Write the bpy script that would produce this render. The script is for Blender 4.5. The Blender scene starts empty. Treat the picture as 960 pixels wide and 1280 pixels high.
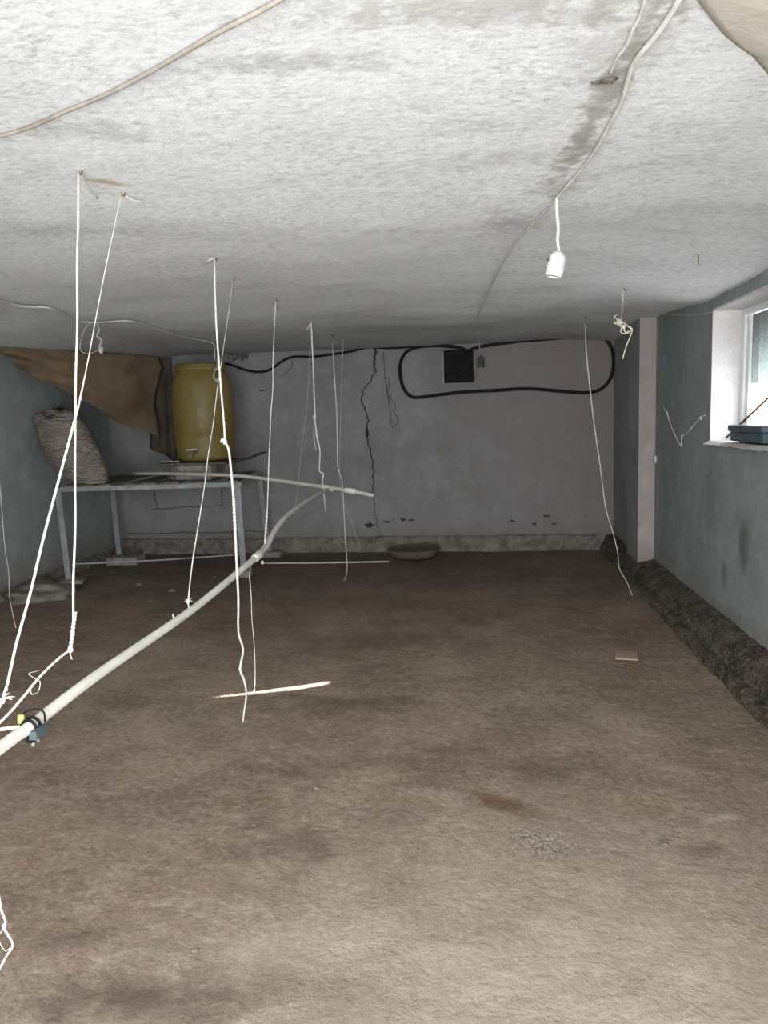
import bpy, math, random
from mathutils import Vector, Matrix, noise
R = random.Random(7)
sc = bpy.context.scene
col = sc.collection

# ------------------------------------------------------------------ camera
CAM_H, F_PX = 1.4, 950.0
_p, _r, _y = math.radians(7.0), math.radians(1.75), math.radians(7.0)
FW = Vector((-math.sin(_y) * math.cos(_p), math.cos(_y) * math.cos(_p), -math.sin(_p)))
_rt = Vector((math.cos(_y), math.sin(_y), 0)); _up = _rt.cross(FW)
RT = math.cos(_r) * _rt - math.sin(_r) * _up
UP = math.cos(_r) * _up + math.sin(_r) * _rt
EYE = Vector((0, 0, CAM_H))
cd = bpy.data.cameras.new('camera'); cam = bpy.data.objects.new('camera', cd); col.objects.link(cam)
cam.matrix_world = Matrix(((RT.x, UP.x, -FW.x, 0), (RT.y, UP.y, -FW.y, 0), (RT.z, UP.z, -FW.z, CAM_H), (0, 0, 0, 1)))
cd.sensor_fit = 'VERTICAL'; cd.sensor_height = 36.0; cd.lens = F_PX * 36.0 / 1280.0
cd.clip_start = 0.02; cd.clip_end = 200
sc.camera = cam

# ------------------------------------------------------------------ light
sc.view_settings.view_transform = 'Standard'; sc.view_settings.look = 'None'
sc.view_settings.gamma = 1.0; sc.view_settings.use_curve_mapping = False
sc.view_settings.exposure = 0.6
w = bpy.data.worlds.new('daylight'); sc.world = w; w.use_nodes = True
bg = w.node_tree.nodes['Background']; bg.inputs[0].default_value = (0.89, 0.95, 1.0, 1); bg.inputs[1].default_value = 8.5
SUN_AZ = Vector((0.904, 0.427, 0)).normalized(); SUN_TAN = 0.51
sd = bpy.data.lights.new('sun', 'SUN'); sd.energy = 55; sd.angle = math.radians(0.53); sd.color = (1, .97, .92)
sun = bpy.data.objects.new('sun', sd); col.objects.link(sun)
sun.rotation_euler = (SUN_AZ + Vector((0, 0, -SUN_TAN))).to_track_quat('-Z', 'Y').to_euler()
sun.location = (-8, -2, 6)
def portal(name, loc, rot, sx, sy):
    d = bpy.data.lights.new(name, 'AREA'); d.shape = 'RECTANGLE'; d.size = sx; d.size_y = sy
    d.cycles.is_portal = True
    o = bpy.data.objects.new(name, d); col.objects.link(o); o.location = loc; o.rotation_euler = rot

# room dimensions (metres): camera stands at the origin, +Y runs down the room
XL, XR, XP, YB, YF = -3.95, 1.45, 1.32, 7.95, -0.45
DOOR = (-1.9, 1.2, 2.05)                       # unseen opening in the front wall, made up to explain the light at the near end
WIN = (3.72, 4.96, 1.19, 2.0)                  # y0 y1 z0 z1 in the right wall
WT = 0.17
portal('door_portal', ((DOOR[0] + DOOR[1]) / 2, YF - .02, DOOR[2] / 2), (math.radians(90), 0, 0), DOOR[1] - DOOR[0], DOOR[2])
portal('window_portal', (XR + WT + .1, (WIN[0] + WIN[1]) / 2, (WIN[2] + WIN[3]) / 2), (0, math.radians(90), 0), WIN[3] - WIN[2], WIN[1] - WIN[0])

# ------------------------------------------------------------------ helpers
def ray(px, py): return (px - 480) / F_PX * RT - (py - 640) / F_PX * UP + FW
def at_z(px, py, z=0.0):
    d = ray(px, py); return EYE + d * ((z - CAM_H) / d.z)
def at_y(px, py, y):
    d = ray(px, py); return EYE + d * (y / d.y)
def at_x(px, py, x):
    d = ray(px, py); return EYE + d * (x / d.x)
def sstep(a, b, x):
    t = max(0, min(1, (x - a) / (b - a))); return t * t * (3 - 2 * t)
def nz(x, y, z=0, s=1.0): return noise.noise(Vector((x * s, y * s, z * s)))
def ceil_z(x, y):
    z = 2.165 + .030 * nz(x, y, 3.1, .7) + .010 * nz(x, y, 8.2, 2.1)
    z -= .085 * sstep(.75, 1.5, x) * (1 - .6 * sstep(4.8, 6.6, y))
    z -= .10 * sstep(-3.0, -4.0, x)
    z -= .035 * sstep(7.0, 7.95, y)
    return z
def at_ceil(px, py, drop=0.0):
    z = 2.15
    for _ in range(5):
        p = at_z(px, py, z); z = ceil_z(p.x, p.y) - drop
    return at_z(px, py, z)

def wloc(o):
    v = Vector((0, 0, 0))
    while o is not None: v = v + o.location; o = o.parent
    return v
def mesh(name, verts, faces, m, parent=None, smooth=False, mi=None):
    off = wloc(parent) if parent else Vector((0, 0, 0))
    me = bpy.data.meshes.new(name)
    me.from_pydata([tuple(Vector(v) - off) for v in verts], [], faces)
    for q in (m if isinstance(m, (list, tuple)) else [m]): me.materials.append(q)
    if mi: me.polygons.foreach_set('material_index', mi)
    if smooth: me.polygons.foreach_set('use_smooth', [True] * len(me.polygons))
    me.update()
    o = bpy.data.objects.new(name, me); col.objects.link(o)
    if parent: o.parent = parent
    return o
def tag(o, label=None, cat=None, group=None, kind=None):
    if label: o['label'] = label
    if cat: o['category'] = cat
    if group: o['group'] = group
    if kind: o['kind'] = kind
    return o
def thing(name, loc, label, cat, group=None):
    o = bpy.data.objects.new(name, None); col.objects.link(o); o.location = loc; o.empty_display_size = .1
    return tag(o, label, cat, group)
def struct(o): o['kind'] = 'structure'; return o

class MB:
    def __init__(s): s.v = []; s.f = []
    def add(s, v, f):
        b = len(s.v); s.v += [Vector(q) for q in v]; s.f += [tuple(i + b for i in q) for q in f]; return s
    def box(s, a, b, bev=0.0):
        x0, y0, z0 = a; x1, y1, z1 = b
        if bev <= 0:
            return s.add([(x0, y0, z0), (x1, y0, z0), (x1, y1, z0), (x0, y1, z0), (x0, y0, z1), (x1, y0, z1), (x1, y1, z1), (x0, y1, z1)],
                         [(0, 3, 2, 1), (4, 5, 6, 7), (0, 1, 5, 4), (1, 2, 6, 5), (2, 3, 7, 6), (3, 0, 4, 7)])
        c = [(x0, y0), (x1, y0), (x1, y1), (x0, y1)]; v = []
        e = bev
        ring = [(x0 + e, y0), (x1 - e, y0), (x1, y0 + e), (x1, y1 - e), (x1 - e, y1), (x0 + e, y1), (x0, y1 - e), (x0, y0 + e)]
        ins = [(x0 + e, y0 + e), (x1 - e, y0 + e), (x1 - e, y0 + e), (x1 - e, y1 - e), (x1 - e, y1 - e), (x0 + e, y1 - e), (x0 + e, y1 - e), (x0 + e, y0 + e)]
        v = [(x, y, z0) for x, y in ins] + [(x, y, z0 + e) for x, y in ring] + [(x, y, z1 - e) for x, y in ring] + [(x, y, z1) for x, y in ins]
        f = []
        for k in range(3):
            for i in range(8):
                j = (i + 1) % 8; q = [k * 8 + i, k * 8 + j, k * 8 + 8 + j, k * 8 + 8 + i]; f.append(tuple(q))
        f.append((24, 26, 28, 30)); f.append((6, 4, 2, 0))
        return s.add(v, f)
    def beam(s, a, b, w, h, up=(0, 0, 1)):
        a, b = Vector(a), Vector(b); d = (b - a).normalized(); u = Vector(up)
        if abs(d.dot(u)) > .95: u = Vector((0, 1, 0))
        x = d.cross(u).normalized() * w / 2; z = x.cross(d).normalized() * h / 2
        v = [a - x - z, a + x - z, a + x + z, a - x + z, b - x - z, b + x - z, b + x + z, b - x + z]
        return s.add(v, [(3, 2, 1, 0), (4, 5, 6, 7), (0, 1, 5, 4), (1, 2, 6, 5), (2, 3, 7, 6), (3, 0, 4, 7)])
    def tube(s, pts, r, n=8, smooth=True, sub=4):
        pts = [Vector(p) for p in pts]
        rr = list(r) if isinstance(r, (list, tuple)) else [r] * len(pts)
        if smooth and len(pts) > 2:
            P, Q = [], []
            for i in range(len(pts) - 1):
                p0 = pts[i - 1] if i else pts[0] * 2 - pts[1]; p1, p2 = pts[i], pts[i + 1]
                p3 = pts[i + 2] if i + 2 < len(pts) else pts[-1] * 2 - pts[-2]
                for k in range(sub):
                    t = k / sub
                    P.append(.5 * ((2 * p1) + (p2 - p0) * t + (2 * p0 - 5 * p1 + 4 * p2 - p3) * t * t + (3 * p1 - p0 - 3 * p2 + p3) * t ** 3))
                    Q.append(rr[i] * (1 - t) + rr[i + 1] * t)
            P.append(pts[-1]); Q.append(rr[-1]); pts, rr = P, Q
        n0 = None; v = []; f = []
        for i, p in enumerate(pts):
            d = (pts[min(i + 1, len(pts) - 1)] - pts[max(i - 1, 0)])
            d = d.normalized() if d.length > 1e-9 else Vector((0, 0, 1))
            if n0 is None:
                n0 = d.orthogonal().normalized()
            else:
                n0 = n0 - d * n0.dot(d); n0 = n0.normalized() if n0.length > 1e-6 else d.orthogonal().normalized()
            b0 = d.cross(n0)
            for k in range(n):
                a = 2 * math.pi * k / n; v.append(p + (n0 * math.cos(a) + b0 * math.sin(a)) * rr[i])
        for i in range(len(pts) - 1):
            for k in range(n):
                j = (k + 1) % n; f.append((i * n + k, i * n + j, i * n + n + j, i * n + n + k))
        f.append(tuple(range(n - 1, -1, -1))); f.append(tuple(range((len(pts) - 1) * n, len(pts) * n)))
        return s.add(v, f)
    def lathe(s, prof, c, n=32, axis=None):
        v = []; f = []; c = Vector(c)
        M = Matrix.Identity(3) if axis is None else Vector((0, 0, 1)).rotation_difference(Vector(axis)).to_matrix()
        for r, z in prof:
            for k in range(n):
                a = 2 * math.pi * k / n; v.append(c + M @ Vector((r * math.cos(a), r * math.sin(a), z)))
        for i in range(len(prof) - 1):
            for k in range(n):
                j = (k + 1) % n; f.append((i * n + k, i * n + j, i * n + n + j, i * n + n + k))
        f.append(tuple(range(n - 1, -1, -1))); f.append(tuple(range((len(prof) - 1) * n, len(prof) * n)))
        return s.add(v, f)
    def lump(s, c, rad, seed=0, amp=.25, n=10, m=7, freq=3.0):
        c = Vector(c); v = []; f = []
        rx, ry, rz = rad
        for i in range(1, m):
            th = math.pi * i / m
            for k in range(n):
                a = 2 * math.pi * k / n
                d = Vector((math.sin(th) * math.cos(a), math.sin(th) * math.sin(a), math.cos(th)))
                q = 1 + amp * noise.noise(d * freq * .5 + Vector((seed * 7.3, seed, 0)))
                v.append(c + Vector((d.x * rx * q, d.y * ry * q, d.z * rz * q)))
        top = len(v); v.append(c + Vector((0, 0, rz))); v.append(c - Vector((0, 0, rz)))
        for i in range(m - 2):
            for k in range(n):
                j = (k + 1) % n; f.append((i * n + k, i * n + n + k, i * n + n + j, i * n + j))
        for k in range(n):
            j = (k + 1) % n; f.append((top, k, j)); f.append((top + 1, (m - 2) * n + j, (m - 2) * n + k))
        return s.add(v, f)
    def build(s, name, m, parent=None, smooth=False): return mesh(name, s.v, s.f, m, parent, smooth)

def grid(nu, nv, fn):
    v = [fn(i / nu, j / nv) for j in range(nv + 1) for i in range(nu + 1)]
    f = [(j * (nu + 1) + i, j * (nu + 1) + i + 1, (j + 1) * (nu + 1) + i + 1, (j + 1) * (nu + 1) + i) for j in range(nv) for i in range(nu)]
    return v, f

# ------------------------------------------------------------------ materials
class NT:
    def __init__(s, name):
        s.m = bpy.data.materials.new(name); s.m.use_nodes = True; s.t = s.m.node_tree; s.n = s.t.nodes
        s.b = s.n['Principled BSDF']; s.out = s.n['Material Output']
        tc = s.n.new('ShaderNodeTexCoord'); s.co = tc.outputs['Object']; s.nor = tc.outputs['Normal']
    def L(s, a, b): s.t.links.new(a, b)
    def map(s, scale=(1, 1, 1), rot=(0, 0, 0), loc=(0, 0, 0)):
        k = s.n.new('ShaderNodeMapping'); k.inputs['Scale'].default_value = scale; k.inputs['Rotation'].default_value = rot
        k.inputs['Location'].default_value = loc; s.L(s.co, k.inputs[0]); return k.outputs[0]
    def noise(s, scale, detail=5, rough=.6, dist=0, co=None):
        k = s.n.new('ShaderNodeTexNoise'); k.inputs['Scale'].default_value = scale; k.inputs['Detail'].default_value = detail
        k.inputs['Roughness'].default_value = rough; k.inputs['Distortion'].default_value = dist
        s.L(co or s.co, k.inputs['Vector']); return k.outputs[0]
    def vor(s, scale, feat='F1', co=None):
        k = s.n.new('ShaderNodeTexVoronoi'); k.inputs['Scale'].default_value = scale; k.feature = feat
        s.L(co or s.co, k.inputs['Vector']); return k.outputs[0]
    def ramp(s, fac, stops):
        k = s.n.new('ShaderNodeValToRGB'); e = k.color_ramp.elements
        while len(e) < len(stops): e.new(.5)
        for q, (p, c) in zip(e, stops):
            q.position = p; q.color = (c, c, c, 1) if isinstance(c, (int, float)) else tuple(c) + (1,)
        s.L(fac, k.inputs[0]); return k.outputs[0]
    def mix(s, fac, a, b, mode='MIX'):
        k = s.n.new('ShaderNodeMix'); k.data_type = 'RGBA'; k.blend_type = mode
        for sock, val in ((k.inputs[0], fac), (k.inputs[6], a), (k.inputs[7], b)):
            if isinstance(val, (int, float)): sock.default_value = val
            elif isinstance(val, tuple): sock.default_value = val + (1,)
            else: s.L(val, sock)
        return k.outputs[2]
    def math(s, op, a, b=0.0, c=None, clamp=False):
        k = s.n.new('ShaderNodeMath'); k.operation = op; k.use_clamp = clamp
        for sock, val in zip(k.inputs, (a, b, c)):
            if val is None: continue
            if isinstance(val, (int, float)): sock.default_value = val
            else: s.L(val, sock)
        return k.outputs[0]
    def sep(s):
        k = s.n.new('ShaderNodeSeparateXYZ'); s.L(s.co, k.inputs[0]); return k.outputs
    def bump(s, h, strength=.5, dist=.01, prev=None):
        k = s.n.new('ShaderNodeBump'); k.inputs['Strength'].default_value = strength; k.inputs['Distance'].default_value = dist
        s.L(h, k.inputs['Height'])
        if prev: s.L(prev, k.inputs['Normal'])
        return k.outputs[0]
    def blob(s, x, y, rx, ry, rot=0.0, soft=.35, nscale=5, namp=.8):
        """0..1 mask of an irregular patch centred at x, y (object space)"""
        a = s.map((1, 1, 1), (0, 0, 0), (-x, -y, 0))
        k = s.n.new('ShaderNodeMapping'); k.vector_type = 'TEXTURE'; s.L(a, k.inputs[0])
        k.inputs['Rotation'].default_value = (0, 0, rot); k.inputs['Scale'].default_value = (rx, ry, 1e3)
        g = s.n.new('ShaderNodeVectorMath'); g.operation = 'LENGTH'; s.L(k.outputs[0], g.inputs[0])
        n = s.noise(nscale, 5, .65)
        d = s.math('ADD', g.outputs['Value'], s.math('MULTIPLY', s.math('SUBTRACT', n, .5), namp))
        return s.ramp(d, [(max(0, .75 - soft), 1.0), (min(1, .75 + soft * .6), 0.0)])
    def done(s, colr, rough=.9, normal=None, spec=.25):
        if isinstance(colr, tuple): s.b.inputs['Base Color'].default_value = colr + (1,)
        else: s.L(colr, s.b.inputs['Base Color'])
        if isinstance(rough, (int, float)): s.b.inputs['Roughness'].default_value = rough
        else: s.L(rough, s.b.inputs['Roughness'])
        s.b.inputs['Specular IOR Level'].default_value = spec
        if normal: s.L(normal, s.b.inputs['Normal'])
        return s.m
def simple(name, c1, c2, scale=20, rough=.85, bs=.4, bd=.004, bscale=60, stretch=(1, 1, 1), spec=.25):
    t = NT(name); co = t.map(stretch)
    c = t.mix(t.ramp(t.noise(scale, 5, .6, .2, co), [(.35, 0.0), (.65, 1.0)]), c1, c2)
    return t.done(c, rough, t.bump(t.noise(bscale, 4, .6, 0, co), bs, bd), spec)

def m_floor():
    t = NT('earthen_cement_floor')
    big = t.ramp(t.noise(.8, 4, .6, .5), [(.36, 0.0), (.64, 1.0)])
    mid = t.ramp(t.noise(2.4, 8, .68, .5), [(.40, 0.0), (.62, 1.0)])
    fine = t.noise(34, 8, .78)
    st = t.noise(7, 8, .74, .2, t.map((.8, 1.3, 1), (0, 0, .35)))
    c = t.mix(big, (.250, .190, .143), (.340, .280, .220))
    c = t.mix(t.math('MULTIPLY', mid, .72), c, (.165, .124, .096))
    c = t.mix(t.ramp(st, [(.5, 0.0), (.66, .55)]), c, (.42, .362, .297))
    c = t.mix(t.ramp(fine, [(.40, .45), (.48, 0.0)]), c, (.125, .092, .070))
    c = t.mix(t.ramp(fine, [(.53, 0.0), (.61, .35)]), c, (.50, .44, .365))
    gr = t.noise(130, 3, .6)
    c = t.mix(t.ramp(gr, [(.64, 0.0), (.74, .5)]), c, (.11, .085, .066)); c = t.mix(t.ramp(gr, [(.26, .4), (.36, 0.0)]), c, (.52, .47, .40))
    # pale area near the entrance; damp brown earth plus painted light falloff at the far end
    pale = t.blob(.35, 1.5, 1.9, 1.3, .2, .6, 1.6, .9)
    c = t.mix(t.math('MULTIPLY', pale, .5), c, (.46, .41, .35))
    damp_falloff = t.blob(-1.0, 7.6, 4.8, 3.9, 0, .7, 1.6, 1.0)
    c = t.mix(t.math('MULTIPLY', damp_falloff, .72), c, (.115, .080, .062))
    p = at_z(625, 1003); q = at_z(672, 1052)
    c = t.mix(t.math('MULTIPLY', t.blob(p.x, p.y, .20, .07, -.5, .4, 14, 1.6), .75), c, (.13, .075, .045))
    grit = t.blob(q.x, q.y, .17, .12, .1, .5, 12, 1.6)
    sp = t.ramp(t.noise(90, 4, .8), [(.42, (.07, .058, .045)), (.56, (.46, .41, .34))])
    c = t.mix(t.math('MULTIPLY', grit, .7), c, sp)
    # faint uneven ring stain left by a round feeder
    k = at_z(328, 1066)
    v = t.map((1, 1, 1), (0, 0, 0), (-k.x, -k.y, 0)); g = t.n.new('ShaderNodeVectorMath'); g.operation = 'LENGTH'; t.L(v, g.inputs[0])
    rd = t.math('ADD', g.outputs['Value'], t.math('MULTIPLY', t.math('SUBTRACT', t.noise(7, 6, .7), .5), .16))
    ring = t.ramp(rd, [(.13, .12), (.185, .5), (.225, 0.0)])
    ring = t.math('MULTIPLY', ring, t.ramp(t.noise(5, 5, .7, .4), [(.36, .1), (.55, 1.0)]))
    c = t.mix(ring, c, (.15, .112, .088))
    for (a, b, rx, ry, s_) in ((100, 1170, .14, .06, .5), (430, 880, .45, .16, .5), (490, 800, .7, .25, .4), (690, 960, .35, .14, .4), (230, 1250, .45, .12, .5), (120, 1240, .3, .1, .4), (350, 1060, .2, .14, .3),
                               (905, 1020, .1, .04, -.4), (880, 1060, .12, .05, .45), (400, 960, .5, .12, .35), (560, 940, .3, .1, .35), (380, 1180, .3, .12, -.12), (640, 1190, .5, .16, -.12), (200, 1040, .3, .08, -.08)):
        e = at_z(a, b); c = t.mix(t.math('MULTIPLY', t.blob(e.x, e.y, rx, ry, .2, .6, 7, 2.6), min(1, abs(s_) * 1.4)), c, (.12, .09, .07) if s_ > 0 else (.6, .56, .5))
    h = t.math('ADD', t.math('MULTIPLY', t.noise(20, 9, .72), 1.0), t.math('MULTIPLY', t.noise(5, 4, .6), .8))
    h = t.math('ADD', h, t.math('MULTIPLY', t.noise(110, 4, .75), .35))
    c = t.mix(1.0, c, (1.03, .965, .925), 'MULTIPLY')
    n = t.bump(h, .9, .016)
    n = t.bump(t.noise(75, 3, .6), .5, .006, n)
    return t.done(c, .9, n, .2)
def m_ceiling():
    t = NT('limewashed_plaster_ceiling')
    co = t.map((.75, 1.35, 1), (0, 0, -.45))
    a = t.noise(2.6, 7, .66, .8, co); b = t.noise(.9, 4, .55, .5)
    c = t.mix(t.ramp(b, [(.35, 0.0), (.7, 1.0)]), (.87, .865, .85), (.81, .80, .78))
    c = t.mix(t.ramp(a, [(.53, 0.0), (.66, .35)]), c, (.54, .52, .485))
    scr = t.noise(38, 10, .85, .25, co)
    patch = t.ramp(t.noise(1.7, 6, .7, .4), [(.35, .35), (.62, 1.0)])
    c = t.mix(t.math('MULTIPLY', t.ramp(scr, [(.52, 0.0), (.58, .7)]), patch), c, (.47, .45, .415))
    c = t.mix(t.ramp(scr, [(.43, .85), (.485, 0.0)]), c, (.93, .93, .91))
    # brown scar along the cable with flaked limewash, stains round the hooks
    for (px, py, rx, ry, rot, s_) in ((745, 140, .05, .75, .08, .8), (728, 185, .05, .16, .1, .75), (700, 235, .12, .14, 0, .45), (762, 98, .07, .05, 0, .6), (640, 280, .16, .3, .2, .45), (770, 60, .13, .3, .1, .35),
                                      (600, 10, .45, .09, .1, .5), (345, 80, .3, .06, .15, .45), (120, 165, .25, .08, .2, .4), (250, 290, .5, .25, .1, .15), (590, 200, .4, .12, 0, .15), (850, 260, .3, .15, .1, .15), (60, 290, .4, .12, .2, .3)):
        p = at_ceil(px, py)
        c = t.mix(t.math('MULTIPLY', t.blob(p.x, p.y, rx, ry, rot, .5, 18, 3.2), s_), c, (.36, .33, .28))
    p = at_ceil(132, 228)
    c = t.mix(t.math('MULTIPLY', t.blob(p.x, p.y, .09, .03, .5, .5, 24, 1.4), .8), c, (.50, .37, .20))
    # soot, with light falloff painted in, towards the closed end of the room
    soot_falloff = t.blob(-1.5, 8.9, 6.8, 3.3, 0, .7, 1.2, .8)
    c = t.mix(t.math('MULTIPLY', soot_falloff, .85), c, (.16, .153, .142))
    h = t.math('ADD', t.math('MULTIPLY', t.noise(42, 10, .82, .25, co), 1.0), t.math('MULTIPLY', t.noise(9, 5, .6, .4, co), .5))
    return t.done(c, .92, t.bump(h, .8, .020), .15)
def m_wall(name, base, dirt, seed=0.0, pink=None, foot=(.2, .17, .14), foot_h=.35):
    t = NT(name); x, y, z = t.sep()
    co = t.map((1, 1, 1), (0, 0, 0), (seed, seed * .7, seed * 1.3))
    n1 = t.noise(1.4, 5, .6, .5, co); n2 = t.noise(7, 6, .65, .3, co)
    c = t.mix(t.ramp(n1, [(.35, 0.0), (.68, .75)]), base, dirt)
    c = t.mix(t.ramp(n2, [(.48, 0.0), (.7, .6)]), c, tuple(min(1, q * 1.25) for q in base))
    if pink:
        gx = t.math('ADD', x, t.math('MULTIPLY', t.math('SUBTRACT', n1, .5), 1.6))
        gz = t.math('MULTIPLY', t.ramp(t.math('MULTIPLY', z, .45), [(.1, .55), (.85, 1.0)]), 1.0)
        c = t.mix(t.math('MULTIPLY', t.ramp(t.math('MULTIPLY_ADD', gx, .25, .5), [(.32, 0.0), (.8, 1.0)]), gz), c, pink)
    # vertical run marks and rising damp
    run = t.noise(6, 5, .6, .2, t.map((3.0, 3.0, .35)))
    c = t.mix(t.ramp(run, [(.55, 0.0), (.75, .35)]), c, foot)
    zz = t.math('ADD', z, t.math('MULTIPLY', t.math('SUBTRACT', t.noise(5, 5, .65), .5), .5))
    c = t.mix(t.ramp(zz, [(.02, .85), (foot_h, 0.0)]), c, foot)
    pits = t.math('MULTIPLY', t.ramp(t.noise(13, 5, .7, .2), [(.64, 0.0), (.68, 1.0)]), t.ramp(zz, [(.25, 1.0), (.5, 0.0)]))
    c = t.mix(t.math('MULTIPLY', pits, .8), c, (.07, .055, .045))
    c = t.mix(t.ramp(t.noise(45, 3, .6), [(.66, 0.0), (.72, .5)]), c, foot)
    h = t.math('ADD', t.noise(9, 6, .6), t.math('MULTIPLY', t.noise(55, 4, .6), .35))
    h = t.math('SUBTRACT', h, t.math('MULTIPLY', pits, .8))
    return t.done(c, .9, t.bump(h, .45, .012), .2)
def m_window_wall(name):
    m = m_wall(name, (.27, .295, .285), (.19, .205, .195), 3.0)
    n = m.node_tree.nodes; L = m.node_tree.links; b = n['Principled BSDF']; src = b.inputs['Base Color'].links[0].from_socket
    tc = [q for q in n if q.type == 'TEX_COORD'][0]; last = src
    for (px, py, ry, rz, col_, s_) in ((929, 685, .10, .20, (.10, .085, .07), .75), (905, 720, .08, .12, (.12, .10, .085), .55), (870, 600, .25, .4, (.34, .36, .35), .3), (845, 450, .2, .25, (.20, .25, .29), .5), (910, 780, .4, .12, (.15, .13, .11), .5)):
        p = at_x(px, py, XR)
        mp = n.new('ShaderNodeMapping'); mp.inputs['Location'].default_value = (0, -p.y / ry, -p.z / rz); mp.inputs['Scale'].default_value = (0, 1 / ry, 1 / rz); L.new(tc.outputs['Object'], mp.inputs[0])
        ln = n.new('ShaderNodeVectorMath'); ln.operation = 'LENGTH'; L.new(mp.outputs[0], ln.inputs[0])
        no = n.new('ShaderNodeTexNoise'); no.inputs['Scale'].default_value = 9; no.inputs['Detail'].default_value = 5; L.new(tc.outputs['Object'], no.inputs['Vector'])
        ma = n.new('ShaderNodeMath'); ma.operation = 'MULTIPLY_ADD'; L.new(no.outputs[0], ma.inputs[0]); ma.inputs[1].default_value = 1.2; L.new(ln.outputs['Value'], ma.inputs[2])
        rp = n.new('ShaderNodeValToRGB'); e = rp.color_ramp.elements; e[0].position = .55; e[0].color = (s_, s_, s_, 1); e[1].position = 1.0; e[1].color = (0, 0, 0, 1)
        sc_ = n.new('ShaderNodeMath'); sc_.operation = 'MULTIPLY'; sc_.inputs[1].default_value = .62; L.new(ma.outputs[0], sc_.inputs[0]); L.new(sc_.outputs[0], rp.inputs[0])
        mx = n.new('ShaderNodeMix'); mx.data_type = 'RGBA'; L.new(rp.outputs[0], mx.inputs[0]); L.new(last, mx.inputs[6]); mx.inputs[7].default_value = col_ + (1,); last = mx.outputs[2]
    L.new(last, b.inputs['Base Color'])
    return m
M = {}
M['floor'] = m_floor(); M['ceil'] = m_ceiling()
M['wall_b'] = m_wall('grey_lilac_limewash', (.265, .262, .256), (.198, .191, .184), 0.0, (.252, .206, .194))
M['wall_l'] = m_wall('pale_blue_limewash', (.31, .335, .33), (.225, .24, .235), 5.0)
M['wall_r'] = m_window_wall('blue_grey_limewash')
M['pink'] = m_wall('pink_limewash', (.40, .335, .31), (.32, .265, .245), 9.0)
M['white_reveal'] = m_wall('white_limewash', (.60, .565, .55), (.46, .43, .415), 2.0)
M['rough'] = simple('rough_mortar', (.26, .225, .185), (.12, .098, .078), 14, .95, .9, .02, 38)
def m_kerb():
    t = NT('crumbling_earth_kerb'); n1 = t.noise(7, 8, .75, .3); n2 = t.noise(60, 6, .8)
    c = t.mix(t.ramp(n1, [(.42, 0.0), (.58, 1.0)]), (.085, .064, .05), (.20, .158, .122))
    c = t.mix(t.ramp(n2, [(.52, 0.0), (.6, .8)]), c, (.36, .30, .24)); c = t.mix(t.ramp(n2, [(.40, .9), (.48, 0.0)]), c, (.04, .03, .024))
    n = t.bump(t.noise(30, 8, .78), 1.0, .04); return t.done(c, .95, t.bump(t.noise(110, 4, .7), .8, .012, n), .15)
M['kerb'] = m_kerb()
M['mortar_pale'] = simple('pale_mortar', (.27, .24, .205), (.13, .108, .088), 12, .95, .9, .02, 40)
M['crack'] = simple('dark_crack', (.03, .026, .022), (.05, .04, .035), 20)
M['pvc'] = simple('dusty_white_pvc', (.80, .78, .72), (.68, .65, .58), 8, .45, .1, .002, 50, spec=.5)
M['pvc_grey'] = simple('dusty_grey_pvc', (.60, .56, .51), (.46, .42, .37), 10, .55, .1, .002, 50, spec=.4)
M['string'] = simple('white_cotton_string', (.74, .72, .66), (.58, .555, .50), 40, .9, .5, .002, 300)
M['string_old'] = simple('dusty_string', (.62, .58, .51), (.45, .41, .35), 40, .9, .5, .002, 300)
M['cord'] = simple('pale_electric_cord', (.66, .64, .59), (.46, .44, .39), 14, .6, .2, .001, 90, spec=.4)
M['cord_brown'] = simple('beige_electric_cord', (.33, .29, .24), (.22, .19, .155), 14, .6, .2, .001, 90, spec=.4)
M['black'] = simple('black_rubber', (.009, .009, .009), (.022, .020, .018), 12, .75, .2, .002, 60, spec=.15)
M['wire'] = simple('dark_wire', (.06, .055, .05), (.13, .11, .09), 30, .6, .2, .001, 90)
M['steel'] = simple('dull_painted_steel', (.34, .36, .36), (.22, .215, .205), 9, .6, .25, .002, 60, spec=.4)
M['wood'] = simple('weathered_grey_wood', (.24, .215, .185), (.12, .10, .082), 9, .9, .5, .004, 25, (1, 7, 7))
M['wood_dark'] = simple('dark_wet_wood', (.085, .072, .06), (.15, .125, .10), 9, .9, .5, .004, 25, (1, 7, 7))
M['concrete'] = simple('dusty_concrete', (.38, .345, .30), (.22, .19, .16), 14, .95, .8, .012, 55)
M['stone'] = simple('mortar_slab_stone', (.28, .25, .215), (.16, .135, .11), 8, .95, .8, .02, 30)
M['sack'] = None
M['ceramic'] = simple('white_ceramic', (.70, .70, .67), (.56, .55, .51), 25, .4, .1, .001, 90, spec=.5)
M['rust'] = simple('rusty_iron', (.20, .11, .06), (.10, .06, .04), 30, .85, .4, .002, 90)
M['bluebox'] = simple('dark_blue_grey_plastic', (.055, .075, .095), (.085, .105, .12), 10, .55, .15, .002, 50, spec=.4)
M['winframe'] = simple('white_painted_wood', (.82, .83, .82), (.66, .67, .65), 12, .6, .3, .003, 40, (4, 4, 1))
M['tile'] = simple('pinkish_clay_tile', (.36, .25, .18), (.28, .20, .15), 18, .9, .4, .003, 60)
M['wicker'] = simple('brown_wicker', (.17, .13, .085), (.10, .075, .05), 30, .9, .7, .006, 70)
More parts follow.
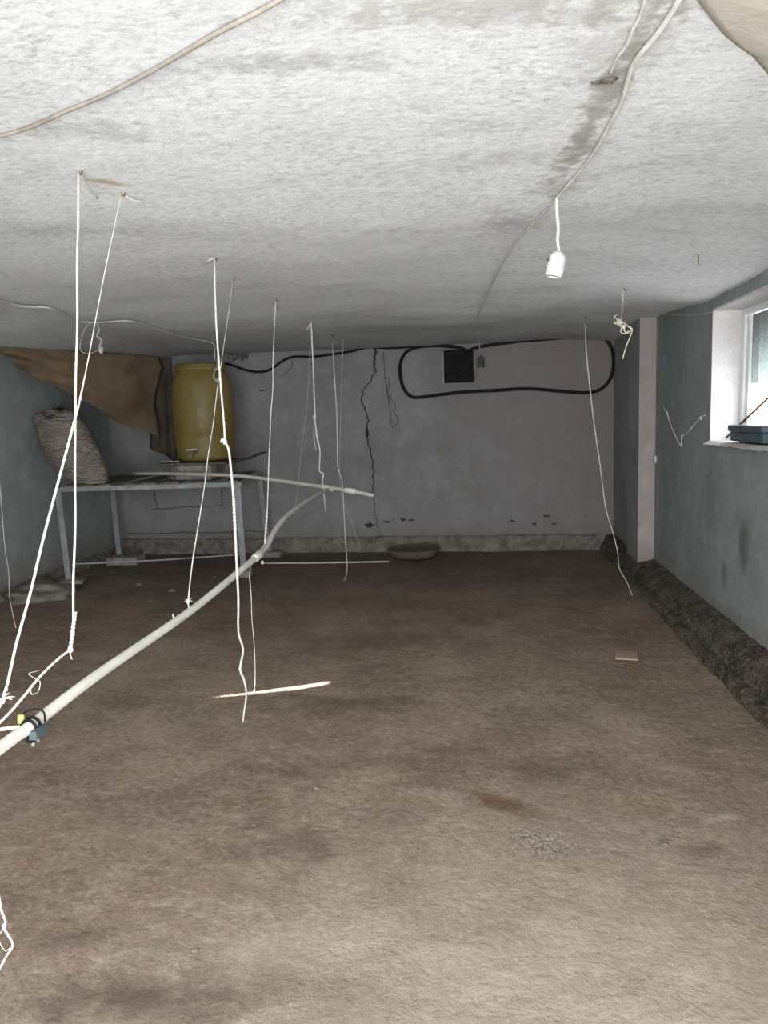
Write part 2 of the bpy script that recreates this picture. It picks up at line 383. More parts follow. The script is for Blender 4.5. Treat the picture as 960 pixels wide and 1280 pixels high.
def m_sack():
    t = NT('woven_plastic_sack')
    wv = t.n.new('ShaderNodeTexWave'); wv.wave_type = 'BANDS'; wv.bands_direction = 'Z'; wv.inputs['Scale'].default_value = 9; wv.inputs['Distortion'].default_value = 11; wv.inputs['Detail'].default_value = 4; wv.inputs['Detail Scale'].default_value = 1.6
    t.L(t.co, wv.inputs[0])
    c = t.mix(t.ramp(t.noise(6, 5, .6), [(.35, 0.0), (.7, 1.0)]), (.37, .315, .27), (.27, .222, .185))
    c = t.mix(t.math('MULTIPLY', t.math('MULTIPLY', wv.outputs['Fac'], t.ramp(t.noise(11, 4, .6), [(.38, .1), (.6, .75)])), 1.0), c, (.16, .127, .103))  # wrinkle shading painted into the colour as dark wavy bands
    h = t.math('ADD', t.math('MULTIPLY', wv.outputs['Fac'], .6), t.noise(18, 5, .65, .4))
    return t.done(c, .8, t.bump(h, 1.0, .02), .3)
M['sack'] = m_sack()
def m_drum():
    t = NT('yellow_plastic_drum')
    c = t.mix(t.ramp(t.noise(5, 5, .6, .3, t.map((1, 1, .35))), [(.35, 0.0), (.7, 1.0)]), (.235, .172, .046), (.165, .12, .036))
    c = t.mix(t.ramp(t.noise(13, 5, .7), [(.58, 0.0), (.75, .5)]), c, (.10, .075, .035))
    return t.done(c, .5, t.bump(t.noise(12, 4, .6), .15, .006), .4)
M['drum'] = m_drum()
def m_tarp():
    t = NT('brown_tarpaulin')
    c = t.mix(t.ramp(t.noise(3, 5, .6, .4), [(.35, 0.0), (.7, 1.0)]), (.25, .175, .105), (.15, .105, .066))
    c = t.mix(t.ramp(t.noise(20, 5, .7), [(.5, 0.0), (.75, .5)]), c, (.26, .21, .155))
    return t.done(c, .85, t.bump(t.noise(10, 5, .6, .6), .5, .02), .25)
M['tarp'] = m_tarp()
M['tarp_dark'] = simple('dark_brown_tarpaulin', (.13, .098, .072), (.075, .058, .046), 4, .9, .5, .02, 9)
M['sheet'] = simple('beige_sheet', (.53, .495, .43), (.42, .385, .325), 3, .9, .5, .012, 9)
def m_pane():
    t = NT('dusty_window_glass')
    n = t.n; tr = n.new('ShaderNodeBsdfTransparent'); tr.inputs[0].default_value = (.9, .95, .95, 1)
    df = n.new('ShaderNodeBsdfTranslucent'); df.inputs[0].default_value = (.06, .063, .057, 1)
    gl = n.new('ShaderNodeBsdfGlossy'); gl.inputs['Roughness'].default_value = .08
    mx = n.new('ShaderNodeMixShader'); m2 = n.new('ShaderNodeMixShader'); m2.inputs[0].default_value = .06
    x, y, z = t.sep()
    d = t.noise(55, 6, .8); g = t.ramp(t.math('ADD', z, 0.0), [(.38, .75), (.70, .985)])
    t.L(t.math('MULTIPLY', t.ramp(d, [(.38, .90), (.6, 1.0)]), g), mx.inputs[0])
    t.L(tr.outputs[0], mx.inputs[1]); t.L(df.outputs[0], mx.inputs[2])
    t.L(mx.outputs[0], m2.inputs[1]); t.L(gl.outputs[0], m2.inputs[2]); t.L(m2.outputs[0], t.out.inputs[0])
    return t.m
M['pane'] = m_pane()

# ------------------------------------------------------------------ room shell
def fl(u, v):
    x = XL - .05 + u * (1.85 - XL); y = YF - .1 + v * (YB + .15 - YF)
    return (x, y, .006 * nz(x, y, 1.0, 2.2) + .004 * nz(x, y, 4.0, 7) - .003)
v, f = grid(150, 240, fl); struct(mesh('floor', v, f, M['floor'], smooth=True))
def cl(u, v):
    x = XL - .02 + u * (XR + .3 - XL + .02); y = YF - .1 + v * (YB + .12 - YF)
    return (x, y, ceil_z(x, y) + .004 * nz(x, y, 2, 6) + .0015 * nz(x * .8, y * 1.3, 6, 22))
v, f = grid(170, 280, cl); f = [q[::-1] for q in f]
struct(mesh('ceiling', v, f, M['ceil'], smooth=True))
m = MB(); m.box((XL - .4, YF - .4, 2.26), (XR + .5, YB + .4, 2.45)); m.build('roof_slab', M['concrete'])['kind'] = 'structure'
bpy.data.objects['roof_slab'].name = 'ceiling_slab'

# left wall: an unseen narrow gap, made up and shaped to throw the blade of sun on the floor
SY = 2.39; HW = .034
m = MB(); T = .05
m.box((XL - T, YF, -.02), (XL, SY - HW, 2.27)); m.box((XL - T, SY + HW, -.02), (XL, YB + .2, 2.27))
m.box((XL - T, SY - HW, -.02), (XL, SY + HW, .55)); m.box((XL - T, SY - HW, .55), (XL, SY - HW + .001, .985)); m.box((XL - T, SY - HW, 1.03), (XL, SY + HW, 1.43)); m.box((XL - T, SY - HW, 1.79), (XL, SY + HW, 2.27))
m.add([(XL - T, SY - HW, 1.43), (XL, SY - HW, 1.43), (XL - T, SY + HW * .6, 1.43), (XL, SY + HW * .6, 1.43), (XL - T, SY - HW, 1.7), (XL, SY - HW, 1.7)], [(0, 1, 3, 2), (0, 2, 4), (1, 5, 3), (2, 3, 5, 4), (0, 4, 5, 1)])
struct(m.build('wall_left', M['wall_l']))
# front wall with the made-up open doorway
m = MB()
m.box((XL - .2, YF - .2, -.02), (DOOR[0], YF, 2.3)); m.box((DOOR[1], YF - .2, -.02), (XR + .3, YF, 2.3)); m.box((DOOR[0], YF - .2, DOOR[2]), (DOOR[1], YF, 2.3))
struct(m.build('wall_front', M['wall_l']))
# right wall with its window hole, stepping in after the pilaster
m = MB(); a, b = XR, XR + WT + .1
def wy(y0, y1, z0, z1): m.box((a, y0, z0), (b, y1, z1))
wy(YF, WIN[0], -.02, 2.27); wy(WIN[1], YB + .2, -.02, 2.27)
for W_ in (WIN,): wy(W_[0], W_[1], -.02, W_[2]); wy(W_[0], W_[1], W_[3], 2.27)
wr = struct(m.build('wall_right', M['wall_r']))
# whitewashed reveal lining
m = MB(); y0, y1, z0, z1 = WIN; e = .012
def rv(c0, c1, n): 
    o = MB().box(c0, c1).build(n, M['white_reveal'], wr); return o
rv((XR - .002, y1 - e, z0), (XR + WT + .1, y1 + .001, z1), 'window_reveal')
rv((XR - .002, y0, z1 - e), (XR + WT + .1, y1 - e, z1 + .001), 'window_lintel_reveal')
rv((XR - .002, y0 - .001, z0), (XR + WT + .1, y0 + e, z1 - e), 'window_reveal')
def sill(u, v):
    x = XR - .035 + u * (WT + .13); y = y0 - .01 + v * (y1 - y0 + .012)
    lip = .02 * nz(x, y, 3, 9) if u < .15 else 0
    return (x + (lip if u < .01 else 0), y, z0 + .012 + .006 * nz(x, y, 1, 14) - (.02 if u < .01 else 0))
v, f = grid(10, 50, sill); mesh('window_sill', v, f, M['white_reveal'], wr, True)
# pilaster and thicker end bay
def bay(name, x0, x1, ya, yb, mats):
    vv, ff = [], []
    q = MB().box((x0, ya, -.02), (x1, yb, 2.2)); mi = [0] * 6; mi[2] = 1
    return mesh(name, q.v, q.f, mats, None, False, mi)
struct(bay('wall_pilaster', XP, XR + .05, 6.42, 6.86, [M['wall_r'], M['pink']]))
struct(bay('wall_end_bay', XP + .065, XR + .05, 6.86, YB + .1, [M['wall_r'], M['wall_r']]))

# back wall: backing plus two plaster skins parted by the crack
crk = [(470, 428), (470, 440), (468, 452), (470, 463), (464, 474), (455, 486), (452, 499), (456, 512), (461, 526), (459, 541), (460, 553), (463, 566), (466, 580), (467, 600), (466, 618), (468, 640), (471, 655), (473, 672)]
cp = [at_y(x, y, YB - .03) for x, y in crk]
pts = [(cp[0].x, 2.3)]
for i in range(len(cp) - 1):
    for k in range(4):
        t = k / 4; p = cp[i].lerp(cp[i + 1], t); j = .016 if k else .004
        pts.append((p.x + R.uniform(-j, j), p.z))
pts += [(cp[-1].x, cp[-1].z), (cp[-1].x, -.05)]
def gapw(z): return .011 * sstep(.1, .9, z) + .003 + (.014 * sstep(1.85, 2.1, z)) + (.02 if 1.22 < z < 1.30 else 0)
Lp = [(x - gapw(z) / 2, z) for x, z in pts]; Rp = [(x + gapw(z) / 2, z) for x, z in pts]
V, Fc, mi = [], [], []
def strip(pl, xe):
    # horizontal strips between crack and wall edge, front skin plus the thickness at the crack
    for i in range(len(pl) - 1):
        (xa, za), (xb, zb) = pl[i], pl[i + 1]; n = len(V)
        V.extend([(xa, YB - .03, za), (xb, YB - .03, zb), (xe, YB - .03, zb), (xe, YB - .03, za), (xa, YB, za), (xb, YB, zb)])
        Fc.extend([(n, n + 1, n + 2, n + 3) if xe > xa else (n + 3, n + 2, n + 1, n), (n, n + 4, n + 5, n + 1)]); mi.extend([0, 0])
strip(Lp, XL - .05); strip(Rp, XR + .05)
n = len(V); q = MB().box((XL - .1, YB, -.05), (XR + .1, YB + .2, 2.3)); V.extend(q.v); Fc.extend([tuple(i + n for i in g) for g in q.f]); mi.extend([1] * 6)
wb = struct(mesh('wall_back', V, Fc, [M['wall_b'], M['crack']], None, False, mi))
YW = YB - .03                                   # face of the back wall
def pit(px, py, rx, rz, seed):
    c = at_y(px, py, YW); q = MB().lump((c.x, YW + .004, c.z), (rx, .008, rz), seed, .9, 12, 6, 5)
    q.build('plaster_pit', M['crack'], wb)
for i, (px, py, rx, rz) in enumerate(((462, 657, .055, .03), (484, 652, .05, .012), (503, 650, .035, .018), (514, 650, .03, .012), (683, 645, .045, .01), (668, 655, .03, .012), (692, 655, .04, .008), (640, 651, .03, .01), (390, 455, .012, .012), (327, 488, .03, .01))):
    pit(px, py, rx, rz, i + 3)
# flush mortar cracks in the blockwork under the table
for a_, b_ in (((190, 637), (232, 634)), ((232, 634), (276, 632)), ((276, 610), (279, 634)), ((160, 667), (330, 664)), ((192, 612), (197, 637))):
    A, B = at_y(*a_, YW - .001), at_y(*b_, YW - .001); pp = [A.lerp(B, t / 10) + Vector((R.uniform(-.008, .008), 0, R.uniform(-.008, .008))) for t in range(11)]
    MB().tube(pp, .005, 4, False).build('plaster_crack', M['crack'], wb)

# rough plinth along the back wall, crumbling kerb along the right wall, rubble foot on the left
def band(prof, n, p0, p1, nrm, amp, fr, seed, nv=14):
    """prof: (out, up) points swept from p0 to p1; nrm points into the room"""
    p0, p1, nrm = Vector(p0), Vector(p1), Vector(nrm)
    def fn(u, v):
        k = v * (len(prof) - 1); i = min(int(k), len(prof) - 2); t = k - i
        o = prof[i][0] * (1 - t) + prof[i + 1][0] * t; h = prof[i][1] * (1 - t) + prof[i + 1][1] * t
        p = p0.lerp(p1, u); q = Vector((p.x * fr + seed, p.y * fr, h * fr * 1.3))
        d = noise.noise(q * .4) + .7 * noise.noise(q) + .5 * noise.noise(q * 2.3) + .3 * noise.noise(q * 5.1)
        ed = 0 if o <= 0.001 else 1
        o2 = o + amp * d * ed; h2 = max(-.02, h + amp * .7 * noise.noise(q + Vector((9, 4, 2))) * (1 if h > .02 else .2))
        return tuple(p + nrm * o2 + Vector((0, 0, h2)))
    return grid(n, nv, fn)
v, f = band([(.045, -.02), (.04, .05), (.032, .12), (.026, .15), (0.0, .165)], 260, (XP + .08, YW, 0), (XL, YW, 0), (0, -1, 0), .014, 6, 3)
struct(mesh('baseboard_back', v, f, M['mortar_pale'], smooth=True))
v, f = band([(.215, -.02), (.208, .03), (.195, .055), (.15, .058), (.138, .09), (.13, .125), (.085, .15), (.03, .172), (0.0, .18)], 700, (XR, YF, 0), (XR, 6.45, 0), (-1, 0, 0), .014, 13, 11, 32)
struct(mesh('baseboard_right', v, f, M['kerb'], smooth=True))
v, f = band([(.15, -.02), (.14, .03), (.12, .06), (.09, .10), (.06, .15), (0.0, .165)], 180, (XP + .06, 6.25, 0), (XP + .06, YW, 0), (-1, 0, 0), .014, 10, 17, 20)
struct(mesh('baseboard_end_bay', v, f, M['kerb'], smooth=True))
v, f = band([(.07, -.02), (.05, .03), (.02, .07), (0.0, .09)], 220, (XL, YW, 0), (XL, YF, 0), (1, 0, 0), .016, 5, 23)
struct(mesh('baseboard_left', v, f, M['rough'], smooth=True))

# ------------------------------------------------------------------ window_1
wx = XR + WT - .005
win = struct(thing('window_1', (wx, (WIN[0] + WIN[1]) / 2, WIN[2]), 'white framed window with dusty panes in the blue-grey right wall', 'window'))
del win['category']
y0, y1, z0, z1 = WIN; y1 -= .012; z1 -= .012; z0 += .012; y0 += .012; fw = .055
for nm, c0, c1 in (('stile', (wx, y1 - fw, z0), (wx + .05, y1, z1)), ('stile', (wx, y0, z0), (wx + .05, y0 + fw, z1)), ('head_rail', (wx, y0 + fw, z1 - fw * .7), (wx + .05, y1 - fw, z1)),
                   ('bottom_rail', (wx + .01, y0 + fw, z0), (wx + .05, y1 - fw, z0 + .03)), ('mullion', (wx, (y0 + y1) / 2 - .025, z0 + .03), (wx + .05, (y0 + y1) / 2 + .025, z1 - fw * .7))):
    MB().box(c0, c1, .004).build(nm, M['winframe'], win)
# far sash: narrow stile and a pane coated with dust
ym = (y0 + y1) / 2
MB().box((wx + .012, y1 - fw - .055, z0 + .03), (wx + .045, y1 - fw - .004, z1 - fw * .7 - .004), .003).build('sash_stile', M['winframe'], win)
MB().box((wx + .028, ym + .026, z0 + .34), (wx + .032, y1 - fw - .054, z1 - fw * .7 - .004)).build('pane', M['pane'], win)
MB().box((wx + .028, y0 + fw, z0 + .03), (wx + .032, ym - .026, z1 - fw * .7 - .004)).build('pane', M['pane'], win)

# ------------------------------------------------------------------ black hoses and fittings on the back wall
def tube_thing(name, pts, r, mt, label, cat, group=None, n=8, smooth=True, sub=4):
    return tag(MB().tube(pts, r, n, smooth, sub).build(name, mt, None, True), label, cat, group)
def on_back(l, off=.03): return [at_y(x, y, YW - off) for x, y in l]
tube_thing('hose', on_back([(281, 454), (292, 457), (305, 462), (322, 465), (338, 462), (352, 452), (366, 446), (390, 446), (415, 443), (440, 439), (460, 434), (485, 435), (520, 433)], .02), .013, M['black'],
           'black hose sagging along the top of the back wall beside the yellow drum', 'hose')
lp = [(588, 446), (582, 438), (570, 434), (545, 432), (522, 434), (508, 440), (501, 452), (500, 466), (503, 482), (510, 493), (520, 497), (545, 494), (580, 490), (620, 488), (660, 486), (700, 489), (730, 491), (748, 488), (760, 478), (766, 464), (767, 448), (764, 434), (756, 424), (744, 420), (715, 421), (680, 424), (645, 427), (615, 431), (595, 435), (583, 440), (576, 447)]
tube_thing('hose', on_back(lp, .022), .017, M['black'], 'long oval loop of thick black hose around the vent box on the back wall', 'hose', n=10)
vb = at_y(573.5, 458, YW)
bx = thing('vent_box', (vb.x, YW, vb.z - .16), 'small square black vent box with pale metal rim high on the back wall', 'vent')
S = .150
MB().box((vb.x - S, YW - .008, vb.z - S), (vb.x + S, YW - .001, vb.z + S)).build('back_plate', M['black'], bx)
for (c0, c1) in (((-S - .014, -S - .02), (-S, S + .014)), ((S, -S), (S + .014, S + .014)), ((-S, S), (S, S + .014)), ((-S, -S - .014), (S, -S))):
    MB().box((vb.x + c0[0], YW - .055, vb.z + c0[1]), (vb.x + c1[0], YW - .001, vb.z + c1[1]), .003).build('rim', M['steel'] if c0[0] != -S else M['black'], bx)
for z, t_ in ((vb.z + .05, .03), (vb.z - .07, -.02)):
    MB().beam((vb.x - S, YW - .03, z), (vb.x + S, YW - .03, z + t_), .008, .014).build('cross_bar', M['black'], bx)
q = MB()
for i in range(8):
    p = [Vector((vb.x + R.uniform(-S, S) * .85, YW - R.uniform(.012, .045), vb.z + R.uniform(-S, S) * .85)) for _ in range(4)]; q.tube(p, .004, 5)
q.build('inner_wires', M['black'], bx, True)
tube_thing('wire_hanger', on_back([(479, 440), (480, 455), (481, 470), (484, 492), (488, 515), (490, 533), (496, 530), (497, 522), (492, 515), (494, 506), (489, 498), (486, 480), (487, 474), (481, 472), (483, 480), (486, 500), (488, 520)], .012), .0035, M['wire'],
           'thin dark wire bent into a hanging loop beside the wall crack', 'wire', n=5)
tube_thing('wire', on_back([(366, 446), (364, 458), (358, 466), (350, 471)], .015), .003, M['wire'], 'short dark wire end curling below the sagging black hose', 'wire', n=5)
c0 = at_y(300, 441, YW - .03)
tg = MB()
for i in range(9):
    a = R.uniform(-.2, .1); tg.tube([c0 + Vector((R.uniform(-.12, .05), R.uniform(-.01, .02), R.uniform(0, .02))), c0 + Vector((R.uniform(-.15, .1), 0, R.uniform(-.08, -.01))), c0 + Vector((R.uniform(-.12, .1), 0, R.uniform(-.1, -.02)))], .004, 5)
tag(tg.build('wire_tangle', M['wire'], None, True), 'dark tangle of wire under the ceiling right of the yellow drum', 'wire')

# ------------------------------------------------------------------ ceiling cables and lamp sockets
def ceil_line(l, drop=.008): return [at_ceil(x, y, drop) for x, y in l]
tube_thing('electric_cable', ceil_line([(520, -120), (380, -20), (330, 11), (265, 45), (200, 83), (140, 115), (85, 138), (35, 160), (-30, 178), (-160, 212), (-330, 252), (-520, 290)]), .005, M['cord_brown'],
           'beige electric cable running across the ceiling at the upper left', 'cable')
mc = ceil_line([(862, -25), (842, 12), (822, 42), (800, 68), (790, 84), (778, 125), (765, 150), (748, 182), (725, 214), (697, 246), (672, 274), (645, 302), (622, 340), (610, 366), (600, 388), (596, 402)])
ends = [at_y(594, 412, 7.3), at_y(599, 430, 7.6), at_y(601, 446, YW - .04)]
tube_thing('electric_cable', mc + ends, [.0058] * 8 + [.005] * (len(mc) + 3 - 8), M['cord'], 'pale electric cable winding along the ceiling towards the back wall vent', 'cable')
tube_thing('electric_cable', ceil_line([(812, -20), (800, 20), (792, 35), (784, 55), (770, 75), (763, 92)], .004), .004, M['cord'], 'short thin wire ending at the hole in the ceiling', 'cable')
hk = at_ceil(760, 100, .004)
tag(MB().lump(hk, (.018, .010, .006), 4, .9, 16, 8, 7).lump(hk + Vector((-.02, .008, 0)), (.016, .004, .003), 9, .9, 12, 6, 7).build('hole_lump', M['wire'], None, True), 'small dark ragged lump in place of the ceiling hole beside the pale cable', 'plug')  # dark lumps put in for the darkness of an open hole
# pendant lamp holder
top = at_ceil(696, 247, .008); yb = top.y
sk = thing('lamp_holder', top, 'white ceramic lamp holder without bulb hanging from the ceiling cable', 'lamp')
bot = at_y(699, 314, yb)
MB().tube([top, at_y(696, 262, yb), at_y(698, 285, yb), at_y(697, 300, yb), bot], .0055, 8).build('cord', M['string'], sk, True)
ax = (at_y(692, 349, yb) - at_y(700, 314, yb)).normalized(); Ls = (at_y(693, 346, yb) - at_y(700, 314, yb)).length
MB().lathe([(.006, 0), (.018, .004), (.029, .02), (.031, .03), (.029, .036), (.031, .042), (.032, Ls * .78), (.030, Ls * .82), (.0295, Ls * .86), (.031, Ls * .88), (.030, Ls), (.024, Ls), (.023, Ls - .03)], bot, 24, ax).build('socket', M['ceramic'], sk, True)
MB().lathe([(.0225, Ls - .032), (.0225, Ls - .006), (.018, Ls - .006), (.017, Ls - .03)], bot, 16, ax).build('metal_thread', M['wire'], sk, True)
for sg in (-.3, .5):
    q = bot + ax * (.03 + (.03 if sg > 0 else 0)) + RT * -.031
    MB().lump(q, (.006, .006, .006), 2, .2, 8, 5).build('screw', M['wire'], sk, True)
# lamp holder at the end of the cable on the back wall
q = at_y(601, 452, YW - .04)
s2 = thing('lamp_holder', q, 'small dark lamp holder dangling on the back wall right of the vent box', 'lamp')
MB().lathe([(.012, .05), (.03, .045), (.036, .02), (.033, -.03), (.04, -.035), (.04, -.055), (.02, -.06)], q, 16).build('socket', M['wire'], s2, True)
MB().lathe([(.018, -.058), (.018, -.075), (.006, -.08)], q, 12).build('contact', M['steel'], s2, True)
# cord across the left of the ceiling
lc = ceil_line([(-260, 352), (-130, 358), (-25, 370), (0, 376), (28, 383), (56, 384), (75, 390), (97, 401), (118, 403), (140, 402), (160, 401), (178, 405), (205, 414), (235, 422), (264, 428)], .02)
tube_thing('electric_cable', lc + [at_y(268, 436, lc[-1].y), at_y(268, 452, lc[-1].y + .03)], .0065, M['cord'], 'pale cord looping across the ceiling above the brown tarpaulin', 'cable')
kn = MB(); k0 = at_ceil(121, 403, .01); yk = k0.y
kn.tube([k0, at_y(124, 412, yk), at_y(121, 420, yk), at_y(127, 425, yk), at_y(124, 434, yk), at_y(128, 440, yk)], .006, 6)
kn.tube([k0, at_y(112, 404, yk), at_y(104, 416, yk), at_y(100, 436, yk), at_y(110, 442, yk), at_y(122, 438, yk), at_y(128, 430, yk), at_y(122, 424, yk)], .003, 5)
kn.lump(at_y(126, 437, yk), (.02, .02, .028), 3, .6)
tag(kn.build('string_tangle', M['string_old'], None, True), 'knotted tangle of dusty string hanging from the cord at left', 'string')

# ------------------------------------------------------------------ water pipe line
PX = -1.2; PR = .0165
pl = [Vector((-1.19, .9, .585)), at_x(0, 935, PX), at_x(38, 908, PX), at_x(120, 845, PX), at_x(235, 766, PX), at_x(290, 722, PX), at_x(322, 695, PX)]
pipe = thing('water_pipe', pl[0], 'long white plastic water pipe hung on strings at low height', 'pipe')
MB().tube(pl, PR, 16, True, 6).build('pipe_length', M['pvc'], pipe, True)
up = [pl[-1] - (pl[-1] - pl[-2]) * .1, at_x(333, 683, PX), at_x(343, 664, PX), at_x(358, 645, PX), at_x(378, 630, PX), at_x(395, 619, PX), at_x(410, 612, PX)]
MB().tube(up, [.0175, .0175, .0165, .016, .016, .0155, .0155], 14, True, 5).build('bent_end', M['pvc_grey'], pipe, True)
d = (pl[-1] - pl[-2]).normalized(); MB().tube([pl[-1] - d * .07, pl[-1] - d * .06, pl[-1] + d * .05, pl[-1] + d * .06], [.017, .022, .022, .017], 14, False).build('coupling', M['pvc'], pipe, True)
J = at_x(410, 612, PX); yj = J.y
fp = [at_y(165, 592, 6.93), at_y(205, 592, 6.7), at_y(250, 593, 6.5), at_y(300, 595, 6.35), at_y(350, 601, 6.2), at_y(400, 608, yj + .03), at_y(440, 614, yj - .02), at_y(467, 619.5, yj - .05)]
feed = thing('feed_pipe', fp[0], 'thin grey plastic feed pipe running from the table to the white water pipe', 'pipe')
MB().tube(fp, .0155, 10, True, 5).build('pipe_length', M['pvc_grey'], feed, True)
for px, py, yy in ((410, 610, yj + .02), (438, 613.5, yj - .015)):
    a_ = at_y(px - 7, py - 1, yy + .003); b_ = at_y(px + 7, py + 1.2, yy - .003); MB().tube([a_, b_], .0225, 12, False).build('coupling', M['pvc'], feed, True)
MB().tube([at_y(216, 592.2, 6.66), at_y(228, 592.5, 6.61)], .019, 10, False).build('coupling', M['pvc'], feed, True)
# black saddle clamp with a yellow plug on the near end
cc = at_x(38, 908, PX); d = (at_x(120, 845, PX) - at_x(0, 935, PX)).normalized(); sx = d.cross(Vector((0, 0, 1))).normalized(); uz = sx.cross(d)
cl_ = thing('pipe_clamp', cc, 'black pipe clamp with a yellow-green plug on the near end of the white pipe', 'clamp')
def ringpts(c, r, a0, a1, n=14): return [c + (sx * math.cos(a) + uz * math.sin(a)) * r for a in [a0 + (a1 - a0) * i / n for i in range(n + 1)]]
for s_ in (-.008, .012):
    MB().tube(ringpts(cc + d * s_, PR + .004, 0, 2 * math.pi * .98), .0042, 6).build('strap', M['black'], cl_, True)
MB().tube([cc - sx * .03 + d * .01 + uz * .005, cc - sx * .028 + uz * .028 + d * .02, cc - sx * .005 + uz * .034 + d * .035, cc + sx * .02 + uz * .026 + d * .035, cc + sx * .03 + uz * .004 + d * .02], .0026, 6).build('wire_loop', M['black'], cl_, True)
MB().beam(cc + sx * .022 - d * .028 - uz * .014, cc + sx * .022 + d * .022 - uz * .014, .022, .024).build('clamp_jaw', M['bluebox'], cl_)
MB().beam(cc + sx * .004 - d * .022 - uz * .03, cc + sx * .012 + d * .018 - uz * .03, .02, .014).build('clamp_jaw', M['black'], cl_)
for i in (-1, 1): MB().tube([cc + sx * .01 + d * .012 * i - uz * .034, cc + sx * .01 + d * .012 * i - uz * .05], .0045, 6, False).build('nipple', M['steel'], cl_, True)
M['plug'] = simple('yellow_green_plastic', (.62, .60, .18), (.50, .47, .14), 20, .5)
MB().lathe([(.009, 0), (.009, .016), (.0075, .022)], cc - sx * .022 - d * .004 + uz * .012, 12).build('plug', M['plug'], cl_, True)

# ------------------------------------------------------------------ strings
SM, SO = M['string'], M['string_old']
def wob(a, b, n, amp):
    out = []
    for i in range(1, n):
        t = i / n; p = a.lerp(b, t); out.append(p + Vector((R.uniform(-amp, amp), R.uniform(-amp, amp), 0)))
    return out
def twist(mb, a, b, r, turns, amp):
    a, b = Vector(a), Vector(b); d = (b - a).normalized(); u = d.orthogonal().normalized(); w_ = d.cross(u); N = int(turns * 8)
    for ph in (0, math.pi):
        mb.tube([a.lerp(b, i / N) + (u * math.cos(ph + i * math.pi / 4) + w_ * math.sin(ph + i * math.pi / 4)) * amp for i in range(N + 1)], r, 6, True, 2)
def fray(mb, p, dirs, L_, r):
    for dx, dz in dirs:
        e = p + RT * dx * L_ + UP * dz * L_; mb.tube([p, p.lerp(e, .5) + UP * .004, e], [r, r * .8, r * .5], 5)
def pin(p):
    mb = MB(); mb.tube([p + Vector((0, 0, .02)), p + Vector((0, 0, -.004)), p + Vector((.008, 0, -.012)), p + Vector((.012, 0, -.002))], .003, 6); return mb
def cord_thing(label, build, anchor=None, mt=None, group='strings hanging from ceiling hooks', loc=None, name='string'):
    b = MB(); build(b)
    lo = min(b.v, key=lambda q: q.z)
    t = thing(name, lo, label, 'string', group)
    b.build('strand', mt or SM, t, True)
    if anchor: pin(anchor).build('hook', M['rust'], t, True)
    return t
# 1: long rope, twisted low end, then slanting to the pipe out of frame
t1 = at_ceil(98, 213); e1 = at_x(92, 795, -1.16); e1b = at_x(88, 812, -1.16); g1 = at_x(0, 903, -1.19); h1 = Vector((-1.19, 1.35, .61))
def b1(b):
    b.tube([t1] + wob(t1, e1, 9, .003) + [e1], .0033, 7, True, 3); twist(b, at_x(94, 765, -1.16), e1b, .0028, 5, .0032); b.lump(e1b, (.008, .008, .01), 2)
    b.tube([e1b, at_x(70, 826, -1.165), at_x(48, 848, -1.17), at_x(25, 876, -1.18), g1, h1], .0036, 7)
    b.tube([e1b, at_x(88, 819, -1.16), at_x(90, 824, -1.16)], .002, 5)
    b.tube([at_x(50, 838, -1.17), at_x(36, 842, -1.17), at_x(44, 848, -1.17), at_x(50, 852, -1.17), at_x(48, 864, -1.17), at_x(40, 868, -1.17), at_x(38, 862, -1.17)], .0012, 4)
    f = at_ceil(122, 248, .01); b.tube([t1, t1.lerp(f, .5) + Vector((0, 0, -.012)), f], [.0033, .0036, .0045], 6)
cord_thing('white rope with twisted low end bending left to the near end of the pipe', b1, t1)
# 2: slanting rope from rusty hook to pipe at left edge
t2 = at_ceil(152, 240); e2 = at_x(2, 878, -1.19); h2 = Vector((-1.19, 1.55, .62))
def b2(b):
    m_ = at_x(100, 500, -1.13); b.tube([t2] + wob(t2, m_, 6, .002) + [m_], [.0016] * 6 + [.003], 6, True, 3); b.tube([m_] + wob(m_, e2, 6, .002) + [e2, h2], .0035, 7, True, 3)
    fray(b, at_x(3, 875, -1.19), ((.5, .5), (.9, .25), (.7, .05), (.4, .8)), .034, .0022); b.lump(at_x(3, 876, -1.19), (.007, .007, .009), 4)
    f = at_ceil(178, 252, .012); b.tube([t2, t2.lerp(f, .5) + Vector((0, 0, -.01)), f], .0022, 5)
cord_thing('white rope slanting from the rust-stained ceiling patch to the left edge', b2, t2)
# 3: long free-hanging rope with knot
t3 = at_ceil(268, 322); y3 = t3.y - .12
def b3(b):
    k = at_y(281, 552, y3); b.tube([t3, at_y(270, 400, t3.y - .03), at_y(275, 470, y3 + .05), at_y(280, 530, y3), k], [.0038, .0045, .005, .005, .005], 7)
    b.lump(k, (.011, .011, .014), 6, .5); b.tube([k, at_y(278, 549, y3), at_y(276, 553, y3)], .005, 6)
    p = [at_y(*q, y3) for q in ((281, 552), (286, 563), (289, 590), (292, 625), (294, 665), (296, 710), (298, 750), (298, 790), (304, 812), (300, 836), (305, 850), (308, 868), (305, 890), (302, 918))]
    b.tube(p, [.006, .0055, .0055, .006, .006, .0055, .0055, .005, .005, .0055, .005, .0045, .004, .003], 7, True, 3)
    twist(b, p[3], p[4], .004, 4, .004)
    b.lump(p[9], (.007, .007, .009), 1)
    f = at_ceil(253, 330, .01); b.tube([t3, f], .004, 6, False)
cord_thing('thick white rope hanging free with a knot in front of the yellow drum', b3, t3)
